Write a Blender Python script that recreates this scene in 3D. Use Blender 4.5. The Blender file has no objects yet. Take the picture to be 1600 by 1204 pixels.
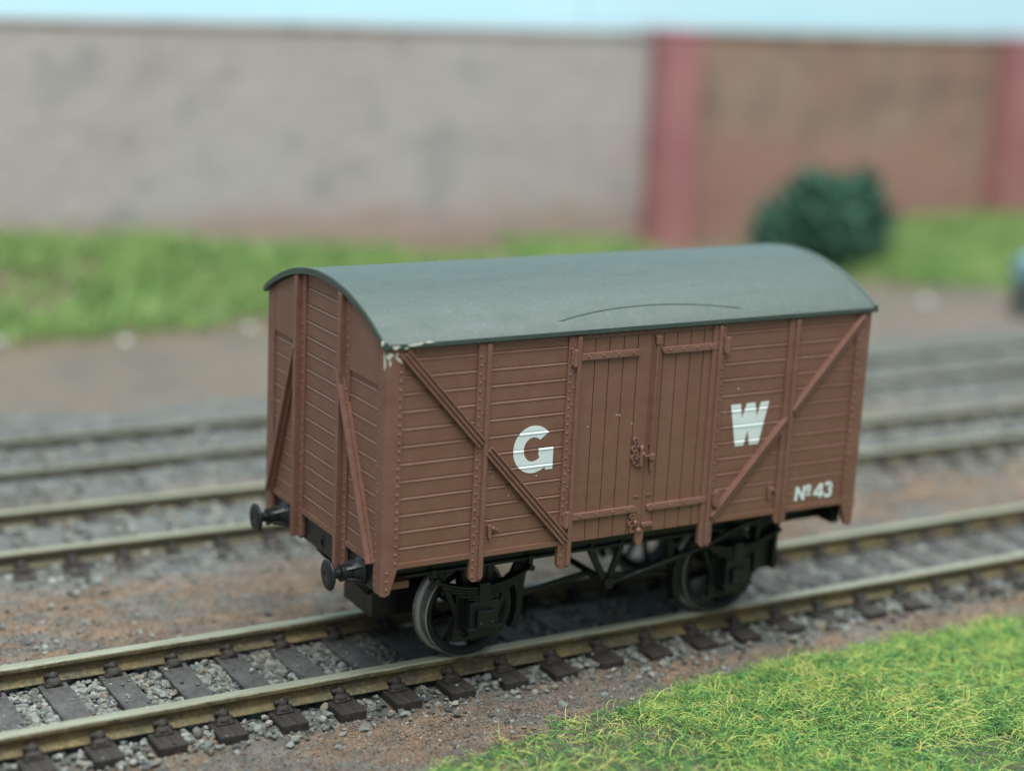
import bpy, bmesh, math, random
import numpy as np
from mathutils import Vector, Matrix

rng = np.random.default_rng(7)
random.seed(7)
sc = bpy.context.scene
COL = sc.collection
S = 0.001                     # everything below is written in millimetres, the model's real size

# ------------------------------------------------------------------ camera
cam_d = bpy.data.cameras.new('camera')
cam = bpy.data.objects.new('camera', cam_d)
COL.objects.link(cam)
CX, CY, CZ = -85.494, -188.985, 86.364
YAW, PITCH, ROLL, FPX = 0.534, -0.245, 0.049, 2756.6
_f = Vector((math.cos(PITCH) * math.sin(YAW), math.cos(PITCH) * math.cos(YAW), math.sin(PITCH)))
_r = Vector((math.cos(YAW), -math.sin(YAW), 0))
_u = _r.cross(_f)
_c, _s = math.cos(ROLL), math.sin(ROLL)
R_ = _c * _r + _s * _u
U_ = -_s * _r + _c * _u
m = Matrix((R_, U_, -_f)).transposed().to_4x4()
m.translation = Vector((CX, CY, CZ)) * S
cam.matrix_world = m
cam_d.sensor_width = 36.0
cam_d.lens = FPX / 1600 * 36
cam_d.clip_start = 0.005
cam_d.clip_end = 20
cam_d.dof.use_dof = True
cam_d.dof.focus_distance = 211 * S
cam_d.dof.aperture_fstop = cam_d.lens / 5.2
sc.camera = cam

# ------------------------------------------------------------------ light
w = bpy.data.worlds.new('World')
sc.world = w
w.use_nodes = True
bg = w.node_tree.nodes['Background']
bg.inputs['Color'].default_value = (0.80, 0.93, 1.0, 1)
bg.inputs['Strength'].default_value = 0.22

def area(name, loc, target, sx, sy, power, col):
    d = bpy.data.lights.new(name, 'AREA')
    d.shape = 'RECTANGLE'
    d.size, d.size_y, d.energy, d.color = sx * S, sy * S, power, col
    o = bpy.data.objects.new(name, d)
    COL.objects.link(o)
    o.location = Vector(loc) * S
    o.rotation_euler = (Vector(target) - Vector(loc)).to_track_quat('-Z', 'Y').to_euler()
    return o
area('ceiling_lamp', (-220, -360, 1000), (60, 0, 10), 900, 600, 8.6, (0.95, 1.0, 0.97))
area('ceiling_lamp_far', (420, 120, 1050), (120, 150, 0), 1000, 600, 7.0, (0.93, 1.0, 1.0))

sc.view_settings.view_transform = 'Standard'
sc.view_settings.look = 'None'
sc.view_settings.exposure = 0.93
sc.view_settings.gamma = 1.0
sc.view_settings.use_curve_mapping = False
sc.render.engine = 'CYCLES'
sc.cycles.use_denoising = True
try:
    sc.cycles.denoiser = 'OPENIMAGEDENOISE'
except Exception:
    pass
sc.cycles.max_bounces = 6

# ------------------------------------------------------------------ materials
class NT:
    """small helper to write node trees; coordinates come out in millimetres"""
    def __init__(self, name):
        self.m = bpy.data.materials.new(name)
        self.m.use_nodes = True
        self.t = self.m.node_tree
        self.n = self.t.nodes
        self.b = self.n['Principled BSDF']
        tc = self.n.new('ShaderNodeTexCoord')
        mp = self.n.new('ShaderNodeMapping')
        mp.inputs['Scale'].default_value = (1 / S,) * 3
        self.t.links.new(tc.outputs['Object'], mp.inputs['Vector'])
        self.co = mp.outputs[0]
    def lk(self, a, b): self.t.links.new(a, b)
    def put(self, sock, v):
        if isinstance(v, bpy.types.NodeSocket): self.lk(v, sock)
        else: sock.default_value = v
    def stretch(self, x, y, z):
        mp = self.n.new('ShaderNodeMapping')
        mp.inputs['Scale'].default_value = (x, y, z)
        self.lk(self.co, mp.inputs['Vector'])
        return mp.outputs[0]
    def noise(self, scale, detail=4, rough=0.55, co=None):
        x = self.n.new('ShaderNodeTexNoise')
        x.inputs['Scale'].default_value = scale
        x.inputs['Detail'].default_value = detail
        x.inputs['Roughness'].default_value = rough
        self.lk(co or self.co, x.inputs['Vector'])
        return x.outputs['Fac']
    def voro(self, scale, out='Distance', co=None):
        x = self.n.new('ShaderNodeTexVoronoi')
        x.inputs['Scale'].default_value = scale
        self.lk(co or self.co, x.inputs['Vector'])
        return x.outputs[out]
    def ramp(self, fac, a, b, lo=0.0, hi=1.0):
        x = self.n.new('ShaderNodeMapRange')
        x.inputs['From Min'].default_value = a
        x.inputs['From Max'].default_value = b
        x.inputs['To Min'].default_value = lo
        x.inputs['To Max'].default_value = hi
        self.lk(fac, x.inputs['Value'])
        return x.outputs[0]
    def math(self, op, a, b=0.0):
        x = self.n.new('ShaderNodeMath')
        x.operation = op
        self.put(x.inputs[0], a); self.put(x.inputs[1], b)
        return x.outputs[0]
    def mix(self, fac, a, b):
        x = self.n.new('ShaderNodeMix')
        x.data_type = 'RGBA'
        self.put(x.inputs['Factor'], fac)
        for s_, v in (('A', a), ('B', b)):
            k = [i for i in x.inputs if i.name == s_ and i.type == 'RGBA'][0]
            self.put(k, v if isinstance(v, bpy.types.NodeSocket) else (*v, 1))
        return [o for o in x.outputs if o.type == 'RGBA'][0]
    def xyz(self):
        x = self.n.new('ShaderNodeSeparateXYZ')
        self.lk(self.co, x.inputs[0])
        return x.outputs
    def island(self):
        return self.n.new('ShaderNodeNewGeometry').outputs['Random Per Island']
    def cramp(self, fac, stops):
        x = self.n.new('ShaderNodeValToRGB')
        e = x.color_ramp.elements
        while len(e) < len(stops): e.new(0.5)
        for i, (p, c) in enumerate(stops):
            e[i].position = p; e[i].color = (*c, 1)
        self.lk(fac, x.inputs[0])
        return x.outputs[0]
    def bump(self, h, dist, strength=1.0):
        x = self.n.new('ShaderNodeBump')
        x.inputs['Distance'].default_value = dist * S
        x.inputs['Strength'].default_value = strength
        self.lk(h, x.inputs['Height'])
        self.lk(x.outputs[0], self.b.inputs['Normal'])
    def done(self, col, rough=0.5, metal=0.0, spec=None):
        self.put(self.b.inputs['Base Color'], col if isinstance(col, bpy.types.NodeSocket) else (*col, 1))
        self.put(self.b.inputs['Roughness'], rough)
        self.put(self.b.inputs['Metallic'], metal)
        if spec is not None: self.b.inputs['Specular IOR Level'].default_value = spec
        return self.m

M = {}
def paint(name, c0, c1, rough=(0.42, 0.6), bump=0.02, dust=(0.45, 0.38, 0.33), dustamt=0.5):
    t = NT(name)
    n = t.noise(0.35, 6, 0.65)
    streak = t.noise(0.5, 4, 0.6, t.stretch(0.12, 1, 0.9))
    col = t.mix(t.ramp(t.math('ADD', t.math('MULTIPLY', n, 0.6), t.math('MULTIPLY', streak, 0.4)), 0.36, 0.64), c0, c1)
    film = t.math('MULTIPLY', t.ramp(t.noise(2.2, 6, 0.75), 0.56, 0.75), dustamt * 0.22)     # thin film of dust and handling marks
    col = t.mix(film, col, dust)
    sp = t.ramp(t.voro(1.3), 0.055, 0.03)           # odd specks of dust stuck in the paint
    gate = t.ramp(t.noise(0.5, 2), 0.55, 0.62)
    col = t.mix(t.math('MULTIPLY', t.math('MULTIPLY', sp, gate), dustamt), col, dust)
    t.bump(t.math('ADD', t.noise(3.0, 5), t.math('MULTIPLY', t.noise(0.6, 2), 1.5)), bump)
    M[name] = t.done(col, t.ramp(n, 0.3, 0.7, *rough))
paint('wagon_brown', (0.170, 0.078, 0.050), (0.205, 0.100, 0.069))
paint('wagon_brown_metal', (0.172, 0.078, 0.053), (0.215, 0.106, 0.079))
paint('roof_grey', (0.037, 0.056, 0.047), (0.052, 0.075, 0.064), rough=(0.40, 0.58), bump=0.03, dust=(0.40, 0.44, 0.40), dustamt=1.0)
paint('black_plastic', (0.005, 0.006, 0.007), (0.009, 0.010, 0.012), rough=(0.32, 0.5), bump=0.03, dust=(0.1, 0.1, 0.1), dustamt=0.3)
paint('letter_white', (0.66, 0.74, 0.74), (0.74, 0.80, 0.80), rough=(0.5, 0.6), bump=0.01, dust=(0.2, 0.15, 0.12), dustamt=0.7)
paint('bare_plastic', (0.55, 0.56, 0.44), (0.68, 0.68, 0.56), bump=0.02)

t = NT('wheel_steel')
n = t.noise(0.8, 6, 0.7)
ya = t.math('ABSOLUTE', t.xyz()[1])
edge_glint = t.math('MAXIMUM', t.math('MULTIPLY', t.ramp(ya, 7.85, 8.05), t.ramp(ya, 8.3, 8.5, 1, 0)), t.ramp(ya, 9.6, 9.85))  # highlights along the tyre edges, painted in as brighter colour bands
col = t.mix(t.ramp(n, 0.35, 0.65), (0.10, 0.103, 0.096), (0.27, 0.27, 0.25))
M['wheel_steel'] = t.done(t.mix(t.math('MULTIPLY', edge_glint, 0.8), col, (0.55, 0.55, 0.52)), t.ramp(n, 0.3, 0.7, 0.28, 0.5), 0.35)

def railmat(name, h0, h1, mt, dirt=0.0):
    t = NT(name)
    z = t.xyz()[2]
    n = t.noise(0.5, 6, 0.72, t.stretch(0.5, 1, 1))
    n2 = t.noise(0.16, 3, 0.6, t.stretch(1, 0.3, 0.6))
    rust = t.cramp(n, [(0.28, (0.060, 0.048, 0.024)), (0.44, (0.125, 0.098, 0.045)), (0.58, (0.175, 0.125, 0.045)), (0.72, (0.24, 0.20, 0.11))])
    rust = t.mix(t.ramp(n2, 0.4, 0.65), rust, (0.085, 0.075, 0.045))
    head = t.mix(t.ramp(t.noise(0.9, 5, 0.6, t.stretch(0.12, 3, 1)), 0.3, 0.7), h0, h1)
    edge = t.math('ADD', z, t.ramp(n, 0.3, 0.7, -0.14, 0.14))
    k = t.ramp(edge, -0.32, -0.18)
    sp = t.ramp(t.noise(1.6, 5, 0.7), 0.52, 0.62, 0, 0.6)
    rust = t.mix(sp, rust, (0.25, 0.21, 0.12))
    rust = t.mix(t.ramp(t.noise(0.9, 6, 0.75), 0.53, 0.64, 0, 0.75), rust, (0.045, 0.038, 0.026))
    rust = t.mix(t.math('ADD', dirt, 0.0), rust, (0.125, 0.113, 0.072))
    t.bump(t.noise(2.4, 8, 0.75), 0.16)
    M[name] = t.done(t.mix(k, rust, head), t.ramp(k, 0, 1, 0.62, 0.42), t.ramp(k, 0, 1, 0.0, mt))
railmat('rail_metal', (0.22, 0.22, 0.155), (0.36, 0.36, 0.275), 0.3)    # worn bright head, rust coloured web and foot
railmat('dull_rail_metal', (0.12, 0.12, 0.085), (0.18, 0.18, 0.135), 0.1, 0.75)
railmat('faded_rail_metal', (0.20, 0.195, 0.135), (0.29, 0.285, 0.205), 0.15, 0.7)

t = NT('sleeper_plastic')
g = t.noise(1.4, 6, 0.65, t.stretch(1.6, 0.12, 1))
n = t.noise(0.7, 6, 0.7, t.stretch(1, 0.5, 1))
inner = t.ramp(t.math('ABSOLUTE', t.xyz()[1]), 7.5, 10.5)
c1 = t.mix(t.ramp(g, 0.35, 0.7), (0.013, 0.010, 0.009), (0.050, 0.039, 0.033))
c0 = t.mix(t.ramp(n, 0.35, 0.68), (0.038, 0.034, 0.033), (0.105, 0.098, 0.094))
t.bump(g, 0.22)
M['sleeper_plastic'] = t.done(t.mix(inner, c0, c1), 0.75)
paint('chair_brown', (0.014, 0.011, 0.009), (0.036, 0.028, 0.024), rough=(0.6, 0.8), bump=0.12, dustamt=0.15)

t = NT('ballast_stone')
r = t.island()
M['ballast_stone'] = t.done(t.mix(t.ramp(t.noise(1.5, 3), 0.3, 0.7, 0, 0.35), t.cramp(r, [
    (0.0, (0.055, 0.055, 0.052)), (0.3, (0.115, 0.12, 0.112)), (0.55, (0.19, 0.20, 0.185)), (0.78, (0.26, 0.275, 0.26)), (0.9, (0.20, 0.15, 0.105)), (1.0, (0.36, 0.36, 0.33))]),
    (0.08, 0.075, 0.065)), 0.8)
t = NT('earth_grain')
r = t.island()
M['earth_grain'] = t.done(t.cramp(r, [(0.0, (0.035, 0.028, 0.024)), (0.22, (0.10, 0.070, 0.050)), (0.45, (0.19, 0.115, 0.075)), (0.66, (0.30, 0.185, 0.115)), (0.78, (0.13, 0.13, 0.12)), (0.92, (0.20, 0.205, 0.19)), (1.0, (0.40, 0.38, 0.33))]), 0.9)

t = NT('layout_ground')         # ash, cinder and ballast dust; brown earth between the tracks
co = t.xyz()
n1 = t.noise(0.045, 5, 0.6); n2 = t.noise(0.35, 8, 0.75, t.stretch(0.7, 1, 1)); n3 = t.noise(2.5, 4, 0.7)
brown = t.cramp(n2, [(0.25, (0.075, 0.056, 0.043)), (0.48, (0.190, 0.128, 0.088)), (0.72, (0.33, 0.205, 0.130))])
grey = t.cramp(n2, [(0.25, (0.050, 0.052, 0.049)), (0.48, (0.115, 0.12, 0.113)), (0.72, (0.23, 0.235, 0.22))])
t.bump(t.math('ADD', n2, t.math('MULTIPLY', n3, 0.5)), 0.6)
y = t.math('ADD', co[1], t.ramp(n1, 0.2, 0.8, -7, 7))
def band(a, b, c, d):
    return t.math('MULTIPLY', t.ramp(y, a, b), t.ramp(y, c, d, 1.0, 0.0))
ash = t.math('MAXIMUM', t.math('MAXIMUM', band(-17, -12, 12, 19), band(32, 42, 68, 78)), band(70, 78, 128, 140))
patch = t.ramp(t.noise(0.13, 6, 0.7, t.stretch(0.5, 1, 1)), 0.45, 0.56)
ash = t.math('MAXIMUM', ash, t.math('MULTIPLY', patch, 0.85))
yard = t.ramp(y, 126, 142)
yc = t.mix(t.ramp(n1, 0.35, 0.65), (0.135, 0.118, 0.096), (0.190, 0.147, 0.115))
col = t.mix(yard, t.mix(ash, brown, grey), yc)
col = t.mix(t.ramp(y, 176, 190), col, t.mix(t.ramp(n2, 0.35, 0.7), (0.21, 0.13, 0.10), (0.10, 0.12, 0.055)))
M['layout_ground'] = t.done(col, 0.95)

def grassmat(name, stops):
    t = NT(name)
    shift = t.math('MULTIPLY', t.math('SUBTRACT', t.noise(0.22 if name != 'far_grass' else 0.05, 4, 0.6), 0.5), 1.5)   # greener and yellower clumps
    M[name] = t.done(t.cramp(t.math('ADD', t.island(), shift), stops), 0.6, 0, 0.3)
grassmat('near_grass', [(0.0, (0.030, 0.105, 0.050)), (0.25, (0.085, 0.27, 0.085)), (0.5, (0.20, 0.43, 0.11)), (0.72, (0.40, 0.54, 0.12)), (0.95, (0.66, 0.64, 0.18)), (1.0, (0.60, 0.52, 0.22))])
grassmat('far_grass', [(0.0, (0.11, 0.21, 0.07)), (0.4, (0.22, 0.37, 0.11)), (0.8, (0.33, 0.46, 0.15)), (1.0, (0.40, 0.45, 0.20))])
grassmat('bush_leaf', [(0.0, (0.018, 0.065, 0.045)), (0.5, (0.045, 0.13, 0.09)), (1.0, (0.09, 0.20, 0.125))])
t = NT('turf_soil')
M['turf_soil'] = t.done(t.mix(t.ramp(t.noise(0.4, 5), 0.4, 0.65), (0.035, 0.075, 0.022), (0.10, 0.085, 0.05)), 0.95)

t = NT('pale_stonework')
n1 = t.noise(0.022, 3, 0.5); n2 = t.noise(0.055, 4, 0.6)
col = t.mix(t.ramp(n1, 0.35, 0.65), (0.42, 0.365, 0.345), (0.435, 0.40, 0.38))
col = t.mix(t.ramp(n2, 0.53, 0.66, 0, 0.55), col, (0.26, 0.245, 0.25))
col = t.mix(t.ramp(t.math('ADD', t.xyz()[2], t.ramp(n2, 0.3, 0.7, -4, 4)), 14, 6, 0, 0.6), col, (0.36, 0.22, 0.18))
t.bump(t.noise(0.25, 6), 0.8)
M['pale_stonework'] = t.done(col, 0.9)
t = NT('brown_stonework')
n1 = t.noise(0.03, 3, 0.5); n2 = t.noise(0.06, 4, 0.6)
col = t.mix(t.ramp(n1, 0.35, 0.65), (0.31, 0.190, 0.145), (0.34, 0.255, 0.19))
col = t.mix(t.ramp(n2, 0.49, 0.62, 0, 0.7), col, (0.19, 0.13, 0.11))
low = t.ramp(t.math('ADD', t.xyz()[2], t.ramp(n1, 0.3, 0.7, -12, 12)), 36, 22, 0, 0.7)
col = t.mix(low, col, (0.38, 0.20, 0.165))
t.bump(t.noise(0.25, 6), 0.8)
M['brown_stonework'] = t.done(col, 0.9)
t = NT('red_pillar')
M['red_pillar'] = t.done(t.mix(t.ramp(t.noise(0.05, 4), 0.3, 0.7), (0.35, 0.140, 0.145), (0.41, 0.19, 0.19)), 0.85)
t = NT('sky_board')
M['sky_board'] = t.done(t.mix(t.ramp(t.noise(0.006, 3), 0.3, 0.7), (0.55, 0.84, 0.96), (0.62, 0.88, 0.97)), 0.9)
t = NT('pebble_stone')
M['pebble_stone'] = t.done(t.mix(t.ramp(t.noise(0.6, 3), 0.3, 0.7), (0.36, 0.37, 0.34), (0.52, 0.53, 0.5)), 0.8)
t = NT('pale_blue_paint')
M['pale_blue_paint'] = t.done(t.mix(t.ramp(t.noise(0.3, 3), 0.3, 0.7), (0.13, 0.25, 0.31), (0.22, 0.34, 0.40)), 0.5)
t = NT('dark_grey_paint')
M['dark_grey_paint'] = t.done(t.mix(t.ramp(t.noise(0.3, 3), 0.3, 0.7), (0.06, 0.075, 0.07), (0.11, 0.12, 0.11)), 0.7)
t = NT('twig_brown')
M['twig_brown'] = t.done((0.06, 0.04, 0.03), 0.9)

# ------------------------------------------------------------------ mesh helpers (mm)
class MB:
    def __init__(self):
        self.v, self.f = [], []
    def add(self, vs, fs):
        o = len(self.v)
        self.v += [tuple(p) for p in vs]
        self.f += [tuple(i + o for i in f) for f in fs]
        return self
    def box(self, x0, x1, y0, y1, z0, z1):
        x0, x1 = sorted((x0, x1)); y0, y1 = sorted((y0, y1)); z0, z1 = sorted((z0, z1))
        return self.add([(x0, y0, z0), (x1, y0, z0), (x1, y1, z0), (x0, y1, z0), (x0, y0, z1), (x1, y0, z1), (x1, y1, z1), (x0, y1, z1)],
                        [(0, 3, 2, 1), (4, 5, 6, 7), (0, 1, 5, 4), (1, 2, 6, 5), (2, 3, 7, 6), (3, 0, 4, 7)])
    def prism(self, poly, axis, a, b):
        """poly: 2-D outline in the two remaining axes, extruded along axis from a to b"""
        n = len(poly)
        def P(p, h):
            return {'x': (h, p[0], p[1]), 'y': (p[0], h, p[1]), 'z': (p[0], p[1], h)}[axis]
        vs = [P(p, a) for p in poly] + [P(p, b) for p in poly]
        fs = [tuple(range(n)), tuple(range(2 * n - 1, n - 1, -1))]
        fs += [(i, i + n, (i + 1) % n + n, (i + 1) % n) for i in range(n)]
        return self.add(vs, fs)
    def bar(self, p, q, w, d, up=(0, 1, 0)):
        """rectangular bar between two points: w across, d along 'up'"""
        p, q, up = Vector(p), Vector(q), Vector(up)
        ax = (q - p).normalized()
        up = (up - up.dot(ax) * ax).normalized()
        sd = ax.cross(up)
        vs = []
        for e in (p, q):
            for a, b in ((-1, -1), (1, -1), (1, 1), (-1, 1)):
                vs.append(e + sd * (a * w / 2) + up * (b * d / 2))
        return self.add(vs, [(0, 1, 2, 3), (7, 6, 5, 4), (0, 4, 5, 1), (1, 5, 6, 2), (2, 6, 7, 3), (3, 7, 4, 0)])
    def tube(self, pts, r, n=8):
        pts = [Vector(p) for p in pts]
        rs = r if isinstance(r, (list, tuple)) else [r] * len(pts)
        vs, fs = [], []
        for i, p in enumerate(pts):
            ax = (pts[min(i + 1, len(pts) - 1)] - pts[max(i - 1, 0)]).normalized()
            ref = Vector((0, 0, 1)) if abs(ax.z) < 0.9 else Vector((1, 0, 0))
            a = ax.cross(ref).normalized(); b = ax.cross(a)
            for k in range(n):
                t_ = 2 * math.pi * k / n
                vs.append(p + (a * math.cos(t_) + b * math.sin(t_)) * rs[i])
        for i in range(len(pts) - 1):
            for k in range(n):
                k2 = (k + 1) % n
                fs.append((i * n + k, i * n + k2, (i + 1) * n + k2, (i + 1) * n + k))
        fs.append(tuple(range(n - 1, -1, -1)))
        fs.append(tuple(range((len(pts) - 1) * n, len(pts) * n)))
        return self.add(vs, fs)
    def lathe(self, prof, c, axis, n=32):
        """closed profile [(radius, along)] turned round an axis through c"""
        vs, fs = [], []
        k = len(prof)
        for i in range(n):
            a = 2 * math.pi * i / n
            for r, h in prof:
                p, q = r * math.cos(a), r * math.sin(a)
                vs.append({'x': (c[0] + h, c[1] + p, c[2] + q), 'y': (c[0] + p, c[1] + h, c[2] + q), 'z': (c[0] + p, c[1] + q, c[2] + h)}[axis])
        for i in range(n):
            for j in range(k):
                fs.append((i * k + j, i * k + (j + 1) % k, ((i + 1) % n) * k + (j + 1) % k, ((i + 1) % n) * k + j))
        return self.add(vs, fs)
    def rivet(self, c, nrm, r=0.17):
        """little domed head sitting on a face; nrm is an axis vector"""
        c, nr = Vector(c), Vector(nrm)
        a = Vector((0, 0, 1)) if abs(nr.z) < 0.9 else Vector((1, 0, 0))
        b = nr.cross(a)
        vs, n = [], 7
        for rr, h in ((1.0, -0.1), (0.85, 0.45), (0.45, 0.78)):
            for k in range(n):
                t_ = 2 * math.pi * k / n
                vs.append(c + (a * math.cos(t_) + b * math.sin(t_)) * rr * r + nr * h * r)
        vs.append(c + nr * 0.9 * r)
        fs = []
        for i in range(2):
            for k in range(n):
                k2 = (k + 1) % n
                fs.append((i * n + k, i * n + k2, (i + 1) * n + k2, (i + 1) * n + k))
        fs += [(2 * n + k, 2 * n + (k + 1) % n, 3 * n) for k in range(n)]
        return self.add(vs, fs)
    def blob(self, c, r, jit=0.25, sub=1):
        bm = bmesh.new()
        bmesh.ops.create_icosphere(bm, subdivisions=sub, radius=1.0)
        vs = []
        for v in bm.verts:
            k = 1 + random.uniform(-jit, jit)
            vs.append((c[0] + v.co.x * r[0] * k, c[1] + v.co.y * r[1] * k, c[2] + v.co.z * r[2] * k))
        fs = [[v.index for v in f.verts] for f in bm.faces]
        bm.free()
        return self.add(vs, fs)
    def build(self, name, mat, parent=None, bevel=0.0, smooth=False, org=None):
        o_ = Vector(org) if org is not None else (Vector(parent['_org']) if parent is not None and '_org' in parent else Vector((0, 0, 0)))
        me = bpy.data.meshes.new(name)
        me.from_pydata([((p[0] - o_.x) * S, (p[1] - o_.y) * S, (p[2] - o_.z) * S) for p in self.v], [], self.f)
        bm = bmesh.new(); bm.from_mesh(me)
        bmesh.ops.recalc_face_normals(bm, faces=bm.faces)
        bm.to_mesh(me); bm.free()
        me.materials.append(M[mat])
        if smooth:
            me.polygons.foreach_set('use_smooth', [True] * len(me.polygons))
        ob = bpy.data.objects.new(name, me)
        COL.objects.link(ob)
        if parent is not None:
            ob.parent = parent
            ob['_org'] = tuple(o_)
        elif org is not None:
            ob.location = o_ * S
            ob['_org'] = tuple(o_)
        if bevel:
            b = ob.modifiers.new('soft_edges', 'BEVEL')
            b.width = bevel * S; b.segments = 2; b.limit_method = 'ANGLE'; b.angle_limit = math.radians(35)
        return ob

def tag(o, label=None, cat=None, group=None, kind=None):
    if label: o['label'] = label
    if cat: o['category'] = cat
    if group: o['group'] = group
    if kind: o['kind'] = kind
    return o
def empty(name, loc):
    o = bpy.data.objects.new(name, None)
    o.empty_display_size = 5 * S
    o.location = Vector(loc) * S
    o['_org'] = tuple(loc)
    COL.objects.link(o)
    return o
def raw_mesh(name, verts, faces, mat, smooth=False):
    """big numpy meshes: verts (n,3) mm, faces (m,k)"""
    me = bpy.data.meshes.new(name)
    k = faces.shape[1]
    me.vertices.add(len(verts)); me.loops.add(faces.size); me.polygons.add(len(faces))
    me.vertices.foreach_set('co', (verts * S).astype(np.float32).ravel())
    me.loops.foreach_set('vertex_index', faces.astype(np.int32).ravel())
    me.polygons.foreach_set('loop_start', np.arange(0, faces.size, k, dtype=np.int32))
    me.polygons.foreach_set('use_smooth', np.full(len(faces), smooth))
    me.update(calc_edges=True); me.validate()
    me.materials.append(M[mat])
    o = bpy.data.objects.new(name, me)
    COL.objects.link(o)
    return o

# ------------------------------------------------------------------ ground
_k = rng.uniform(0, 5.96, (6, 2)); _w = np.array([[.021, .033], [.05, -.027], [.012, .06], [.11, .07], [-.09, .15], [.23, -.19]])
def wob(x, y):
    r = 0
    for i, (a, b) in enumerate(_w):
        r = r + np.sin(a * x + _k[i, 0]) * np.sin(b * y + _k[i, 1]) / (1 + i * 0.6)
    return r
def smooth01(t_):
    t_ = np.clip(t_, 0, 1)
    return t_ * t_ * (3 - 2 * t_)
T2 = lambda x: 56.7 - 0.028 * (x - 0)
T3 = lambda x: 95.0 - 0.0 * x
def ground_z(x, y):
    z = -3.95 + 0.18 * wob(x, y)
    d1 = np.minimum(np.minimum(np.abs(y), np.abs(y - T2(x))), np.abs(y - T3(x)))
    z = z + 0.45 * (1 - smooth01((d1 - 11) / 6))
    z = z + smooth01((y - 28) / 10) * (1 - smooth01((y - 118) / 14)) * (0.98 + 0.24 * wob(x * 2.3, y * 2.3))      # the back roads are silted up to the sleeper tops
    z = z + (1 - smooth01((np.abs(y - T3(x)) - 15) / 8)) * (0.9 + 0.15 * wob(x * 3, y * 3))       # the farthest road lies in ash up to its rails
    amp = np.interp(x, [0, 30, 135, 215, 290, 375, 450], [12, 11.5, 6.5, 1.0, 2.5, 5.5, 6.5])
    z = z + smooth01((y - 186) / 68) * amp * (1 + 0.16 * wob(x * 0.5, y * 0.5))
    z = z + smooth01((-21 - y) / 14) * 0.9
    return z
gx = np.unique(np.concatenate([np.arange(-260, -60, 8), np.arange(-60, 170, 1.6), np.arange(170, 1200, 8)]))
gy = np.unique(np.concatenate([np.arange(-140, -70, 5), np.arange(-70, 40, 1.4), np.arange(40, 320, 4)]))
X, Y = np.meshgrid(gx, gy, indexing='ij')
Z = ground_z(X, Y)
V = np.stack([X, Y, Z], -1).reshape(-1, 3)
ny = len(gy)
ii, jj = np.meshgrid(np.arange(len(gx) - 1), np.arange(ny - 1), indexing='ij')
a = (ii * ny + jj).ravel()
ground = raw_mesh('ground', V, np.stack([a, a + ny, a + ny + 1, a + 1], -1), 'layout_ground', True)
tag(ground, kind='structure')

# painted sky board behind the wall, in two sheets that butt together
sky = MB().box(-420, 212, 282, 286, -12, 330).box(212.5, 1400, 282, 286, -12, 330).build('sky', 'sky_board')
tag(sky, kind='structure')

# ------------------------------------------------------------------ retaining wall and pillars
o = empty('stone_wall', (0, 262, 0))
tag(o, 'pale mottled grey-beige stone wall left of the red pillar, behind the grass', 'wall')
MB().box(-330, 223.5, 260, 268, -6, 61.5).build('wall_face', 'pale_stonework', o)
MB().box(-330, 223.5, 259.2, 268, 61.5, 62.8).build('coping', 'pale_stonework', o, 0.2)
o = empty('stone_wall', (300, 262, 0))
tag(o, 'brown stained stone wall behind the dark green bush, between red pillars', 'wall')
MB().box(237.6, 368.5, 261, 268, -6, 62.0).build('wall_face', 'brown_stonework', o)
MB().box(237.6, 368.5, 260.2, 268, 62.0, 63.2).build('coping', 'brown_stonework', o, 0.2)
o = empty('stone_wall', (500, 262, 0))
tag(o, 'brown stone wall beyond the rightmost red pillar', 'wall')
MB().box(385, 1150, 261, 268, -6, 62.0).build('wall_face', 'brown_stonework', o)
for x0, x1, lab in ((224.0, 237.2, 'red painted pillar between the pale wall and the brown wall'), (369, 384, 'red painted pillar at the far right end of the brown wall')):
    c = (x0 + x1) / 2
    o = empty('wall_pillar', (c, 258, 0))
    tag(o, lab, 'pillar', 'red pillars of the retaining wall')
    MB().box(x0, x1, 252.0, 268, -6, 62.4).build('shaft', 'red_pillar', o, 0.5)
    MB().box(x0 - 0.4, x1 + 0.4, 251.5, 268.4, 62.4, 63.6).build('cap', 'red_pillar', o, 0.3)

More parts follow.
